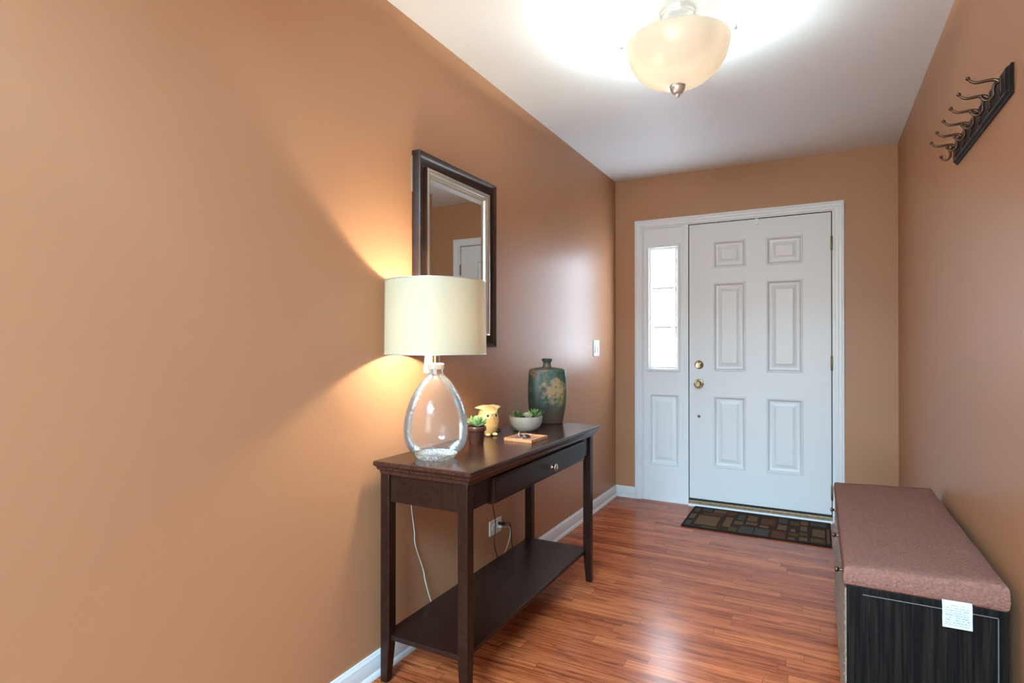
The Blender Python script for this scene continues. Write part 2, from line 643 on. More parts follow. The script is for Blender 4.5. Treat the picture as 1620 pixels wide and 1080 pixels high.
def lathe(bm, prof, seg=32, axis='z', c=(0, 0, 0), cap0=True, cap1=True, mi=0, sx=1, sy=1):
    rings = []
    for r, h in prof:
        ring = []
        for i in range(seg):
            a = 2 * PI * i / seg
            u, v = r * math.cos(a) * sx, r * math.sin(a) * sy
            p = {'z': (u, v, h), 'x': (h, u, v), 'y': (u, h, v)}[axis]
            ring.append((p[0] + c[0], p[1] + c[1], p[2] + c[2]))
        rings.append(ring)
    return loft(bm, rings, cap0, cap1, mi=mi)


def smoothpath(pts, n=8):
    P = [Vector(p) for p in pts]
    if len(P) < 3:
        return P
    out = []
    E = [2 * P[0] - P[1]] + P + [2 * P[-1] - P[-2]]
    for i in range(1, len(E) - 2):
        a, b, c, d = E[i - 1:i + 3]
        for k in range(n):
            t = k / n
            out.append(0.5 * ((2 * b) + (c - a) * t + (2 * a - 5 * b + 4 * c - d) * t * t + (3 * b - 3 * c + d - a) * t ** 3))
    out.append(P[-1])
    return out


def tube(bm, pts, r, seg=10, n=8, smooth=True, mi=0, rad=None):
    P = smoothpath(pts, n) if smooth else [Vector(p) for p in pts]
    up = Vector((0.13, 0.31, 0.94)).normalized()
    rings = []
    for i, p in enumerate(P):
        t = (P[min(i + 1, len(P) - 1)] - P[max(i - 1, 0)]).normalized()
        if abs(t.dot(up)) > 0.97:
            up = Vector((1, 0.1, 0)).normalized()
        s = t.cross(up).normalized()
        up = s.cross(t).normalized()
        rr = r if rad is None else rad(i / (len(P) - 1))
        rings.append([tuple(p + (s * math.cos(2 * PI * k / seg) + up * math.sin(2 * PI * k / seg)) * rr) for k in range(seg)])
    loft(bm, rings, mi=mi)


def sphere(bm, c, r, sx=1, sy=1, sz=1, u=20, v=12, mi=0):
    k = bmesh.ops.create_uvsphere(bm, u_segments=u, v_segments=v, radius=r)['verts']
    for x in k:
        x.co = Vector((x.co.x * sx + c[0], x.co.y * sy + c[1], x.co.z * sz + c[2]))
        for f in x.link_faces:
            f.material_index = mi
    return k


def rectloft(bm, x0, x1, y0, y1, prof, cap0=True, cap1=True):
    """prof: (inset, z)"""
    loft(bm, [[(x0 + i, y0 + i, z), (x1 - i, y0 + i, z), (x1 - i, y1 - i, z), (x0 + i, y1 - i, z)] for i, z in prof],
         cap0, cap1)


# a flat face in the xz plane at depth y (facing -y) with moulded panels and optional holes
def panel_face(bm, x0, x1, z0, z1, y, panels, holes=()):
    allp = list(panels) + list(holes)
    xs = sorted({x0, x1, *[p[0] for p in allp], *[p[1] for p in allp]})
    zs = sorted({z0, z1, *[p[2] for p in allp], *[p[3] for p in allp]})
    for a, b in zip(xs[:-1], xs[1:]):
        for c, d in zip(zs[:-1], zs[1:]):
            mx, mz = (a + b) / 2, (c + d) / 2
            if any(p[0] < mx < p[1] and p[2] < mz < p[3] for p in allp):
                continue
            bm.faces.new([bm.verts.new(q) for q in ((a, y, c), (b, y, c), (b, y, d), (a, y, d))])
    prof = ((0, 0), (0.003, -0.0045), (0.009, -0.0045), (0.012, 0.001), (0.021, 0.0110), (0.030, 0.0130), (0.033, 0.0130),
            (0.061, 0.0015), (0.062, 0.0010))
    for p in panels:
        s = min(1, (min(p[1] - p[0], p[3] - p[2]) / 2 - 0.012) / 0.060)
        loft(bm, [[(p[0] + i * s, y + h, p[2] + i * s), (p[1] - i * s, y + h, p[2] + i * s),
                   (p[1] - i * s, y + h, p[3] - i * s), (p[0] + i * s, y + h, p[3] - i * s)] for i, h in prof], False, True)


# ---------------------------------------------------------------- room shell
bm = B((-0.1, 6.2, YB - 0.1, 0.12, -0.08, 0.0))
struct(put('floor', bm, M['floor'], smooth=0))
HR = 5.2                       # the room behind is two storeys high
bm = B((-0.1, W + 0.11, -4.65, 0.12, H, H + 0.25))
struct(put('ceiling', bm, M['ceiling'], smooth=0))
bm = B((-0.1, 6.2, YB - 0.1, -4.65, HR, HR + 0.08))
struct(put('ceiling_rear', bm, M['ceiling'], smooth=0))
bm = B((-0.1, W + 0.11, -4.65, -4.55, H + 0.25, HR))
struct(put('wall_upper', bm, M['rearwall'], smooth=0))
struct(put('wall_left', B((-0.1, 0, -4.65, 0.0, 0, H), (-0.1, 0, YB - 0.1, -4.65, 0, HR)), M['wall'], smooth=0))
struct(put('wall_right', B((W, W + 0.11, -4.75, 0.0, 0, H)), M['wall'], smooth=0))
OX0, OX1, OZ = 0.200, 1.500, 2.085          # opening for the door unit
bm = B((0, OX0, 0, 0.12, 0, H), (OX1, W + 0.11, 0, 0.12, 0, H), (OX0, OX1, 0, 0.12, OZ, H))
struct(put('wall_back', bm, M['wall'], smooth=0))
# the larger room behind the camera, seen only as light and reflections
bm = B((-0.1, 0.1, YB - 0.1, YB, 0, HR), (2.3, 6.2, YB - 0.1, YB, 0, HR), (0.1, 2.3, YB - 0.1, YB, 0, 0.4),
       (0.1, 2.3, YB - 0.1, YB, 2.3, 2.95), (0.1, 2.3, YB - 0.1, YB, 4.85, HR))
struct(put('wall_front', bm, M['rearwall'], smooth=0))
bm = B((6.1, 6.2, YB, -4.75, 0, HR), (W + 0.11, 6.2, -4.75, -4.65, 0, HR))
struct(put('wall_side', bm, M['rearwall'], smooth=0))
bm = B((0.1, 2.3, YB - 0.06, YB - 0.02, 0.4, 0.45), (0.1, 2.3, YB - 0.06, YB - 0.02, 2.25, 2.3))
for x in (0.1, 1.175, 2.25):
    box(bm, x, x + 0.05, YB - 0.06, YB - 0.02, 0.45, 2.25)
w2 = struct(put('window_2', bm, M['white'], smooth=0))
put('window_glass', B((0.15, 2.25, YB - 0.045, YB - 0.04, 0.45, 2.25)), M['clearpane'], w2, smooth=0)
bm = B((0.1, 2.3, YB - 0.06, YB - 0.02, 2.95, 3.0), (0.1, 2.3, YB - 0.06, YB - 0.02, 4.8, 4.85))
for x in (0.1, 1.175, 2.25):
    box(bm, x, x + 0.05, YB - 0.06, YB - 0.02, 3.0, 4.8)
w3 = struct(put('window_3', bm, M['white'], smooth=0))
put('window_glass', B((0.15, 2.25, YB - 0.045, YB - 0.04, 3.0, 4.8)), M['clearpane'], w3, smooth=0)


def baseboard(name, a, b, n):
    """a->b along the wall foot, n = direction into the room"""
    prof = ((0, 0), (0.019, 0), (0.018, 0.010), (0.0135, 0.018), (0.0115, 0.021), (0.0115, 0.058), (0.0095, 0.064),
            (0.0095, 0.070), (0.006, 0.077), (0.004, 0.084), (0, 0.084))
    bm = bmesh.new()
    loft(bm, [[(p[0] + n[0] * d, p[1] + n[1] * d, z) for d, z in prof] for p in (a, b)])
    return struct(put(name, bm, M['white'], smooth=25))


baseboard('baseboard_left', (0.0005, -7.35), (0.0005, -0.0), (1, 0))
baseboard('baseboard_right', (W - 0.0005, -0.0), (W - 0.0005, -4.75), (-1, 0))
baseboard('baseboard_back', (0.0, -0.0005), (0.1565, -0.0005), (0, -1))
baseboard('baseboard_far', (1.545, -0.0005), (W, -0.0005), (0, -1))

# door casing: one continuous moulded surround
CX0, CX1, CZ = 0.1565, 1.5445, 2.116
bm = bmesh.new()
cas = ((0.0, 0.0), (0.0, -0.015), (0.003, -0.018), (0.012, -0.018), (0.016, -0.014), (0.030, -0.013), (0.036, -0.010),
       (0.050, -0.009), (0.052, -0.006), (0.052, 0.0))
rings = []
for k in range(4):
    ring = []
    for i, h in cas:
        ring.append({0: (CX0 + i, h, 0.0), 1: (CX0 + i, h, CZ - i), 2: (CX1 - i, h, CZ - i), 3: (CX1 - i, h, 0.0)}[k])
    rings.append(ring)
loft(bm, rings)
struct(put('trim_1', bm, M['white'], smooth=20))
# jambs, head and mullion of the door unit
bm = B((OX0, 0.2145, -0.003, 0.11, 0, OZ - 0.0), (1.4755, OX1, -0.003, 0.11, 0, OZ), (0.2145, 1.4755, -0.003, 0.11, 2.0545, OZ),
       (0.5155, 0.5545, -0.006, 0.11, 0.0, 2.0545))
struct(put('trim_2', bm, M['white'], smooth=0, bevel=0.002))
# threshold: white nosing, brown metal saddle
bm = B((0.5545, 1.4755, -0.034, 0.10, 0.0, 0.018))
struct(put('trim_3', bm, M['white'], smooth=0, bevel=0.004))
bm = B((0.5545, 1.4755, -0.016, 0.09, 0.018, 0.040))
struct(put('trim_4', bm, M['threshold'], smooth=0, bevel=0.004))

# front door
DX0, DX1, DZ0, DZ1 = 0.5605, 1.4695, 0.054, 2.048
pan = [(0.727, 0.946, 1.722, 1.915), (1.077, 1.303, 1.722, 1.915), (0.727, 0.946, 0.982, 1.617), (1.077, 1.303, 0.982, 1.617),
       (0.727, 0.946, 0.292, 0.805), (1.077, 1.303, 0.292, 0.805)]
bm = bmesh.new()
panel_face(bm, DX0, DX1, DZ0, DZ1, -0.002, pan)
c = [(DX0, DZ0), (DX1, DZ0), (DX1, DZ1), (DX0, DZ1)]
loft(bm, [[(x, -0.002, z) for x, z in c], [(x, 0.042, z) for x, z in c]], False, True)
bmesh.ops.remove_doubles(bm, verts=bm.verts, dist=0.00005)
door = struct(put('door_1', bm, M['door'], smooth=25))
door['label'] = 'white six panel front door with brass knob and deadbolt'
# weatherstrip behind the gaps
bm = B((0.5545, 1.4755, 0.044, 0.060, 0.040, 2.0545), (0.5548, 0.5600, 0.004, 0.044, 0.041, 2.054),
       (1.4700, 1.4752, 0.004, 0.044, 0.041, 2.054), (0.5600, 1.4700, 0.004, 0.044, 2.0485, 2.0543),
       (0.5600, 1.4700, 0.004, 0.044, 0.0405, 0.0535))
put('weatherstrip', bm, M['black'], door, smooth=0)
# knob
bm = bmesh.new()
prof = [(0.0, -0.002), (0.033, -0.002), (0.0335, -0.006), (0.030, -0.010), (0.019, -0.013), (0.012, -0.018), (0.0115, -0.030),
        (0.015, -0.036), (0.023, -0.041), (0.0275, -0.049), (0.0275, -0.055), (0.024, -0.062), (0.018, -0.066), (0.014, -0.066),
        (0.011, -0.063), (0.0, -0.063)]
lathe(bm, prof[1:-1], 32, 'y', (0.628, 0, 0.889))
put('door_knob', bm, M['brass'], door, smooth=30)
bm = bmesh.new()
lathe(bm, [(0.031, -0.002), (0.032, -0.006), (0.029, -0.011), (0.026, -0.0125), (0.024, -0.0115)], 32, 'y', (0.629, 0, 1.027))
box(bm, 0.629 - 0.005, 0.629 + 0.005, -0.028, -0.011, 1.027 - 0.017, 1.027 + 0.017)
for v in bm.verts:
    if v.co.y < -0.0279 or (abs(v.co.x - 0.629) < 0.0051 and abs(v.co.z - 1.027) < 0.0171):
        d = Vector((v.co.x - 0.629, 0, v.co.z - 1.027))
        d = Matrix.Rotation(R(35), 3, 'Y') @ d
        v.co.x, v.co.z = 0.629 + d.x, 1.027 + d.z
put('deadbolt', bm, M['brass'], door, smooth=30)
bm = bmesh.new()
lathe(bm, [(0.0105, -0.002), (0.0105, -0.005), (0.0075, -0.0065), (0.006, -0.004)], 20, 'y', (0.628, 0, 0.652))
put('lock_button', bm, M['darkbrass'], door, smooth=30)
for hz in (1.842, 1.050, 0.200):
    bm = bmesh.new()
    lathe(bm, [(0.0055, -0.048), (0.0065, -0.046), (0.0065, 0.046), (0.0055, 0.048)], 14, 'z', (1.4725, -0.008, hz))
    box(bm, 1.4702, 1.4750, -0.008, 0.002, hz - 0.046, hz + 0.046)
    put('hinge', bm, M['darkbrass'], door, smooth=30)

# strike plate notch in mullion is part of trim_2; sidelight
SX0, SX1 = 0.2150, 0.5150
bm = bmesh.new()
panel_face(bm, SX0, SX1, 0.012, 2.054, 0.006, [(0.266, 0.484, 0.268, 0.804)], [(0.243, 0.494, 0.973, 1.922)])
for i, h in ((0.0, 0.002),):
    pass
# inner edge bead round the sidelight
loft(bm, [[(SX0 + i, y, 0.012 + i * 1.3), (SX1 - i, y, 0.012 + i * 1.3), (SX1 - i, y, 2.054 - i), (SX0 + i, y, 2.054 - i)]
          for i, y in ((0, 0.006), (0, 0.0005), (0.006, 0.0), (0.008, 0.006))], False, False)
loft(bm, [[(SX0 + i, y, 0.012 + i * 1.3), (SX1 - i, y, 0.012 + i * 1.3), (SX1 - i, y, 2.054 - i), (SX0 + i, y, 2.054 - i)]
          for i, y in ((0.0, 0.0055), (0.0, 0.05))], False, False)
box(bm, SX0, SX1, -0.002, 0.10, 0.0, 0.012)
side = struct(put('window_1', bm, M['white'], smooth=25))
side['label'] = 'white sidelight beside the front door with textured glass above a panel'
bm = bmesh.new()
loft(bm, [[(0.243 + i, y, 0.973 + i), (0.494 - i, y, 0.973 + i), (0.494 - i, y, 1.922 - i), (0.243 + i, y, 1.922 - i)]
          for i, y in ((0, 0.007), (0, -0.004), (0.004, -0.007), (0.018, -0.007), (0.025, -0.001), (0.034, 0.001), (0.037, 0.012),
                       (0.037, 0.030))], False, False)
put('glass_frame', bm, M['white'], side, smooth=25)
bm = B((0.278, 0.459, 0.024, 0.030, 1.008, 1.887))
put('window_pane', bm, M['skypane'], side, smooth=0)
bm = B((0.279, 0.458, 0.016, 0.0235, 1.2955, 1.3095), (0.279, 0.458, 0.016, 0.0235, 1.5905, 1.6045))
put('muntin', bm, M['white'], side, smooth=0)

# over-door clip
t = thing('over_door_hook', 'small white metal hook clipped over the top edge of the front door', 'hook', (1.0185, -0.004, 2.010))
bm = B((-0.010, 0.010, -0.0035, 0.0015, 0.0, 0.0425), (-0.010, 0.010, -0.0035, 0.030, 0.0385, 0.0425),
       (-0.010, 0.010, -0.010, 0.0, 0.0, 0.004))
put('clip', bm, M['plate'], t, smooth=0, bevel=0.0008)


# wall plates
t = thing('light_switch', 'white double light switch plate on left wall near the front door', 'light switch', (0.0, -0.447, 1.148))
put('switch_plate', B((0.0, 0.006, -0.058, 0.058, -0.057, 0.057)), M['plate'], t, smooth=0, bevel=0.002)
for dy in (-0.024, 0.024):
    bm = bmesh.new()
    loft(bm, [[(0.006, dy - 0.017, -0.034), (0.006, dy + 0.017, -0.034), (0.006, dy + 0.017, 0.034), (0.006, dy - 0.017, 0.034)],
              [(0.0125, dy - 0.016, -0.033), (0.0125, dy + 0.016, -0.033), (0.0075, dy + 0.016, 0.033), (0.0075, dy - 0.016, 0.033)]])
    put('switch_rocker', bm, M['plate'], t, smooth=0)
t = thing('wall_outlet', 'white horizontal wall outlet with two plugs behind the console table', 'outlet', (0.0, -1.889, 0.289))
put('outlet_plate', B((0.0, 0.005, -0.058, 0.058, -0.036, 0.036)), M['plate'], t, smooth=0, bevel=0.002)
for dy in (-0.020, 0.020):
    bm = bmesh.new()
    lathe(bm, [(0.0165, 0.005), (0.0165, 0.0065), (0.0155, 0.007)], 24, 'x', (0, dy, 0))
    put('socket', bm, M['plate'], t, smooth=30)
    bm = B((0.0068, 0.0074, dy - 0.006, dy + 0.001, 0.005, 0.0065), (0.0068, 0.0074, dy - 0.006, dy + 0.001, -0.0065, -0.005))
    put('slot', bm, M['plasticdark'], t, smooth=0)

# ---------------------------------------------------------------- mirror
MY0, MY1, MZ0, MZ1 = -2.540, -1.940, 1.163, 1.931
t = thing('wall_mirror', 'rectangular wall mirror with dark brown frame and champagne inner edge above the console', 'mirror',
          (0.0, (MY0 + MY1) / 2, MZ0))
cy, w2_, h2_ = 0, (MY1 - MY0) / 2, MZ1 - MZ0


def yzloft(bm, prof, cap=False):
    loft(bm, [[(h, -w2_ + i, i), (h, w2_ - i, i), (h, w2_ - i, h2_ - i), (h, -w2_ + i, h2_ - i)] for i, h in prof], False, cap)


bm = bmesh.new()
yzloft(bm, [(0.010, 0.002), (0.0, 0.002), (0.0, 0.036), (0.002, 0.039), (0.006, 0.039), (0.012, 0.033), (0.022, 0.025), (0.036, 0.019),
            (0.048, 0.017), (0.052, 0.019), (0.053, 0.032), (0.056, 0.035)])
put('frame', bm, M['mirrorframe'], t, smooth=40)
bm = bmesh.new()
yzloft(bm, [(0.0562, 0.0345), (0.060, 0.036), (0.067, 0.035), (0.073, 0.030), (0.076, 0.027), (0.080, 0.027), (0.084, 0.023),
            (0.085, 0.014)])
put('inner_frame', bm, M['champagne'], t, smooth=40)
bm = bmesh.new()
yzloft(bm, [(0.0845, 0.0150), (0.110, 0.0172)], True)
put('mirror_glass', bm, M['mirror'], t, smooth=0)
put('backing', B((0.001, 0.0135, -w2_ + 0.01, w2_ - 0.01, 0.01, h2_ - 0.01)), M['mirrorframe'], t, smooth=0)
put('hanging_bracket', B((0.0, 0.006, -w2_ - 0.004, -w2_ + 0.006, h2_ - 0.16, h2_ - 0.02)), M['champagne'], t, smooth=0)

# ---------------------------------------------------------------- console table
TZ = 0.772
TX0, TX1, TY0, TY1 = 0.028, 0.428, -2.790, -1.578
t = thing('console_table', 'dark espresso wooden console table with one drawer and low shelf', 'console table',
          ((TX0 + TX1) / 2, (TY0 + TY1) / 2, 0))
tx, ty = (TX0 + TX1) / 2, (TY0 + TY1) / 2
bm = bmesh.new()
rectloft(bm, TX0 - tx, TX1 - tx, TY0 - ty, TY1 - ty,
         [(0.019, TZ - 0.046), (0.017, TZ - 0.040), (0.0165, TZ - 0.034), (0.012, TZ - 0.031), (0.009, TZ - 0.026),
          (0.008, TZ - 0.021), (0.003, TZ - 0.017), (0.0, TZ - 0.013), (0.0, TZ - 0.003), (0.003, TZ)])
put('tabletop', bm, M['tabletop'], t, smooth=25)
LX0, LX1, LY0, LY1, LS = 0.043, 0.403, -2.768, -1.600, 0.038
LY1 = -1.612
for ix, iy in ((0, 0), (1, 0), (0, 1), (1, 1)):
    x0 = (LX0 if ix == 0 else LX1 - LS) - tx
    y0 = (LY0 if iy == 0 else LY1 - LS) - ty
    bm = bmesh.new()
    e = 0.010

    def ring(z, k, s=0.0):
        xa, xb, ya, yb = x0 + s, x0 + LS - s, y0 + s, y0 + LS - s
        if ix == 0:
            xb -= k
        else:
            xa += k
        if iy == 0:
            yb -= k
        else:
            ya += k
        return [(xa, ya, z), (xb, ya, z), (xb, yb, z), (xa, yb, z)]
    loft(bm, [ring(0.0, e, 0.002), ring(0.003, e), ring(0.13, 0.001), ring(0.15, 0), ring(TZ - 0.076, 0, 0), ring(TZ - 0.070, 0, 0.0),
              ring(TZ - 0.046, 0)])
    put('leg', bm, M['tablewood'], t, smooth=20, bevel=0.0022)
AZ0, AZ1 = 0.630, TZ - 0.0465
bm = B((LX0 + LS - tx, LX1 - LS - tx, LY0 + 0.008 - ty, LY0 + 0.026 - ty, AZ0, AZ1))
put('side_apron', bm, M['tablewood'], t, smooth=0, bevel=0.001)
bm = B((LX0 + LS - tx, LX1 - LS - tx, LY1 - 0.026 - ty, LY1 - 0.008 - ty, AZ0, AZ1))
put('side_apron', bm, M['tablewood'], t, smooth=0, bevel=0.001)
bm = B((LX0 + 0.006 - tx, LX0 + 0.024 - tx, LY0 + LS - ty, LY1 - LS - ty, AZ0, AZ1))
put('back_apron', bm, M['tablewood'], t, smooth=0, bevel=0.001)
bm = B((LX1 - 0.026 - tx, LX1 - 0.010 - tx, LY0 + LS - ty, LY1 - LS - ty, AZ0 + 0.003, AZ1))
put('front_apron', bm, M['tablewood'], t, smooth=0, bevel=0.001)
# drawer front, proud of the apron
DY0, DY1 = -2.600, -1.735
bm = bmesh.new()
loft(bm, [[(h - tx, DY0 - ty + i, 0.623 + i), (h - tx, DY1 - ty - i, 0.623 + i), (h - tx, DY1 - ty - i, 0.716 - i), (h - tx, DY0 - ty + i, 0.716 - i)]
          for i, h in ((0, 0.378), (0, 0.401), (0.003, 0.405), (0.012, 0.4065), (0.013, 0.4065))])
dr = put('drawer', bm, M['tablewood'], t, smooth=20)
bm = bmesh.new()
lathe(bm, [(0.0095, 0.4065), (0.0100, 0.4085), (0.0065, 0.4110), (0.0048, 0.4145), (0.0048, 0.4200), (0.0085, 0.4240),
           (0.0150, 0.4268), (0.0160, 0.4295), (0.0145, 0.4325), (0.0085, 0.4350), (0.0045, 0.4350)], 28, 'x',
      (-tx, -2.128 - ty, 0.664))
put('knob', bm, M['knob'], dr, smooth=40)
bm = B((LX0 + 0.004 - tx, LX1 - 0.022 - tx, LY0 + 0.012 - ty, LY1 - 0.010 - ty, 0.147, 0.165))
put('shelf', bm, M['tablewood'], t, smooth=0, bevel=0.0025)

# ---------------------------------------------------------------- table lamp
LC = (0.187, -2.640)
t = thing('table_lamp', 'lit table lamp with cream drum shade and clear seeded glass base', 'lamp', (LC[0], LC[1], TZ))
gp = [(0.062, 0.000), (0.066, 0.003), (0.071, 0.010), (0.086, 0.024), (0.099, 0.038), (0.108, 0.056), (0.1125, 0.076),
      (0.1140, 0.097), (0.1135, 0.118), (0.1100, 0.145), (0.1030, 0.175), (0.0930, 0.203), (0.0800, 0.230), (0.0650, 0.255),
      (0.0480, 0.277), (0.0350, 0.290), (0.0280, 0.298), (0.0255, 0.306), (0.0255, 0.326)]
P2 = smoothpath([(a, b, 0) for a, b in gp], 3)
bm = bmesh.new()
lathe(bm, [(p.x, p.y) for p in P2 if p.y >= 0.018], 64, cap0=False, cap1=False)
put('glass_body', bm, M['glass'], t, smooth=60)
bm = bmesh.new()
lathe(bm, [(p.x, p.y) for p in P2 if p.y < 0.0185] + [(0.0775, 0.0180), (0.070, 0.014), (0.055, 0.010), (0.030, 0.009), (0.010, 0.009)], 64)
put('glass_foot', bm, M['glassbase'], t, smooth=60)
bm = bmesh.new()
lathe(bm, [(0.010, 0.316), (0.024, 0.316), (0.0285, 0.3165), (0.0295, 0.319), (0.0295, 0.334), (0.027, 0.337), (0.012, 0.338)], 40)
put('neck_cap', bm, M['plate'], t, smooth=30)
bm = bmesh.new()
lathe(bm, [(0.0100, 0.337), (0.0130, 0.338), (0.0130, 0.372), (0.0155, 0.374), (0.0155, 0.420), (0.012, 0.425)], 28)
sw = put('lamp_socket', bm, M['brass'], t, smooth=30)
bm = bmesh.new()
tube(bm, [(0, 0, 0.420), (0, 0.052, 0.440), (0, 0.058, 0.520), (0, 0.030, 0.590), (0, 0, 0.605)], 0.0016, 8)
tube(bm, [(0, 0, 0.420), (0, -0.052, 0.440), (0, -0.058, 0.520), (0, -0.030, 0.590), (0, 0, 0.605)], 0.0016, 8)
put('harp', bm, M['brass'], t, smooth=60)
SR, SZ0, SZ1 = 0.1790, 1.142 - TZ, 1.400 - TZ
bm = bmesh.new()
lathe(bm, [(SR + 0.0015, SZ0), (SR - 0.0005, SZ1)], 96, cap0=False, cap1=False)
sh = put('lamp_shade', bm, M['shade'], t, smooth=60)
sh['label'] = 'cream fabric drum shade, glowing'
for z, r in ((SZ0, SR + 0.0018), (SZ1, SR - 0.0002)):
    bm = bmesh.new()
    pts = [(r * math.cos(2 * PI * k / 96), r * math.sin(2 * PI * k / 96), z) for k in range(97)]
    tube(bm, pts, 0.0016, 6, smooth=False)
    put('shade_ring', bm, M['nickel'], sh, smooth=60)
bm = bmesh.new()
for a in (R(20), R(140), R(260)):
    tube(bm, [(0.006 * math.cos(a), 0.006 * math.sin(a), 0.603), (SR * math.cos(a), SR * math.sin(a), SZ1 - 0.003)], 0.0013, 6, smooth=False)
put('shade_spider', bm, M['nickel'], sh, smooth=60)
bm = bmesh.new()
bp_ = smoothpath([(0.011, 0.428, 0), (0.013, 0.440, 0), (0.022, 0.462, 0), (0.029, 0.485, 0), (0.027, 0.508, 0), (0.014, 0.525, 0), (0.003, 0.529, 0)], 4)
lathe(bm, [(p.x, p.y) for p in bp_], 24)
put('light_bulb', bm, M['bulb'], t, smooth=60)
light('lamp_bulb_light', 'POINT', (LC[0], LC[1], TZ + 0.480), 78, (1.0, 0.88, 0.68), radius=0.034)
# price tag hanging behind the neck
bm = bmesh.new()
box(bm, -0.024, 0.024, -0.0004, 0.0004, -0.070, 0.0)
tg = put('price_tag', bm, M['taglabel'], t, loc=(-0.022, 0.006, 0.368), rot=(R(6), R(7), R(28)), smooth=0)
tg['label'] = 'white paper tag hanging at the lamp neck'
# clear power cord down behind the table to the outlet
bm = bmesh.new()
wp = [(0.115, -2.60, TZ + 0.003), (0.075, -2.575, TZ + 0.003), (0.032, -2.560, TZ + 0.003), (0.0165, -2.558, 0.735), (0.0145, -2.562, 0.620),
      (0.0145, -2.559, 0.552), (0.0145, -2.541, 0.455), (0.0145, -2.535, 0.400), (0.0145, -2.486, 0.290), (0.020, -2.478, 0.240), (0.026, -2.448, 0.150),
      (0.028, -2.40, 0.075), (0.028, -2.15, 0.030), (0.028, -1.96, 0.060), (0.026, -1.893, 0.135), (0.022, -1.825, 0.150),
      (0.022, -1.780, 0.200), (0.024, -1.775, 0.245), (0.030, -1.810, 0.268), (0.026, -1.862, 0.280), (0.010, -1.868, 0.285)]
t = thing('power_cord', 'clear white lamp cord hanging behind the console table to the outlet', 'cord', (0.0145, -2.559, 0.02))
tube(bm, [(x - 0.0145, y + 2.559, z - 0.02) for x, y, z in wp], 0.0021, 8)
put('cable', bm, M['cordwhite'], t, smooth=60)
bm = bmesh.new()
lathe(bm, [(0.008, 0.0075), (0.0095, 0.010), (0.0085, 0.020), (0.004, 0.028)], 14, 'x', (-0.0145, -1.869 + 2.559, 0.284 - 0.02))
put('plug', bm, M['cordwhite'], t, smooth=60)

# ---------------------------------------------------------------- vase
t = thing('vase', 'flat bottle vase with mottled green and bronze glaze on the console table', 'vase', (0.163, -1.634, TZ), (0, 0, R(24)))
vp = [(0.074, 0.000), (0.080, 0.002), (0.0825, 0.008), (0.0885, 0.040), (0.0965, 0.090), (0.0995, 0.150), (0.0985, 0.205), (0.0955, 0.250),
      (0.0925, 0.268), (0.0885, 0.2755), (0.078, 0.280), (0.055, 0.2835), (0.032, 0.2865)]
P3 = smoothpath([(a, b, 0) for a, b in vp], 3)
bm = bmesh.new()


def sring(w, d, z, n, seg=56):
    out = []
    for i in range(seg):
        a = 2 * PI * i / seg
        c_, s_ = math.cos(a), math.sin(a)
        out.append((w * math.copysign(abs(c_) ** (2 / n), c_), d * math.copysign(abs(s_) ** (2 / n), s_), z))
    return out


rings = [sring(p.x, max(0.022, p.x * 0.56), p.y, 3.2) for p in P3]
for r_, z_ in ((0.0240, 0.289), (0.0215, 0.296), (0.0205, 0.306), (0.0210, 0.314), (0.0255, 0.319), (0.0275, 0.324), (0.0270, 0.329),
               (0.0240, 0.331), (0.0175, 0.330), (0.0150, 0.322), (0.0140, 0.300)):
    rings.append(sring(r_, r_, z_, 2.0))
loft(bm, rings)
put('vase_body', bm, M['vase'], t, smooth=50)


# ---------------------------------------------------------------- succulents
def leaf(bm, base, az, el, L, wd_, th, curl=0.5, mi=0):
    """a fleshy pointed leaf"""
    rings = []
    seg = 8
    N_ = 8
    d = Vector((math.cos(az), math.sin(az), 0))
    s = Vector((-math.sin(az), math.cos(az), 0))
    p = Vector(base)
    e = el
    for k in range(N_ + 1):
        u = k / N_
        f = (math.sin(PI * min(u * 0.62 + 0.22, 1.0)) ** 0.8) if u < 0.93 else 0.18
        f = f * (1 - 0.55 * max(0, u - 0.6) / 0.4)
        if k == N_:
            f = 0.05
        t_ = d * math.cos(e) + Vector((0, 0, 1)) * math.sin(e)
        n_ = s.cross(t_)
        ring = []
        for q in range(seg):
            a = 2 * PI * q / seg
            lift = abs(math.cos(a)) ** 2 * th * 0.5 * f
            ring.append(tuple(p + s * math.cos(a) * wd_ * f - n_ * (math.sin(a) * th * f - lift)))
        rings.append(ring)
        p = p + t_ * (L / N_)
        e += curl * (1.0 / N_)
    loft(bm, rings, mi=mi)


def rosette(n, L, wd_, th, el0, el1, curl, seedv, zl=0.004):
    rnd = random.Random(seedv)
    bm = bmesh.new()
    for i in range(n):
        u = i / (n - 1)
        az = i * 2.39996 + rnd.uniform(-0.15, 0.15)
        el = el0 + (el1 - el0) * u + rnd.uniform(-0.06, 0.06)
        ll = L * (1 - 0.55 * u) * rnd.uniform(0.92, 1.08)
        leaf(bm, (0.003 * math.cos(az), 0.003 * math.sin(az), zl + 0.012 * u), az, el, ll, wd_ * (1 - 0.35 * u), th, curl)
    return bm


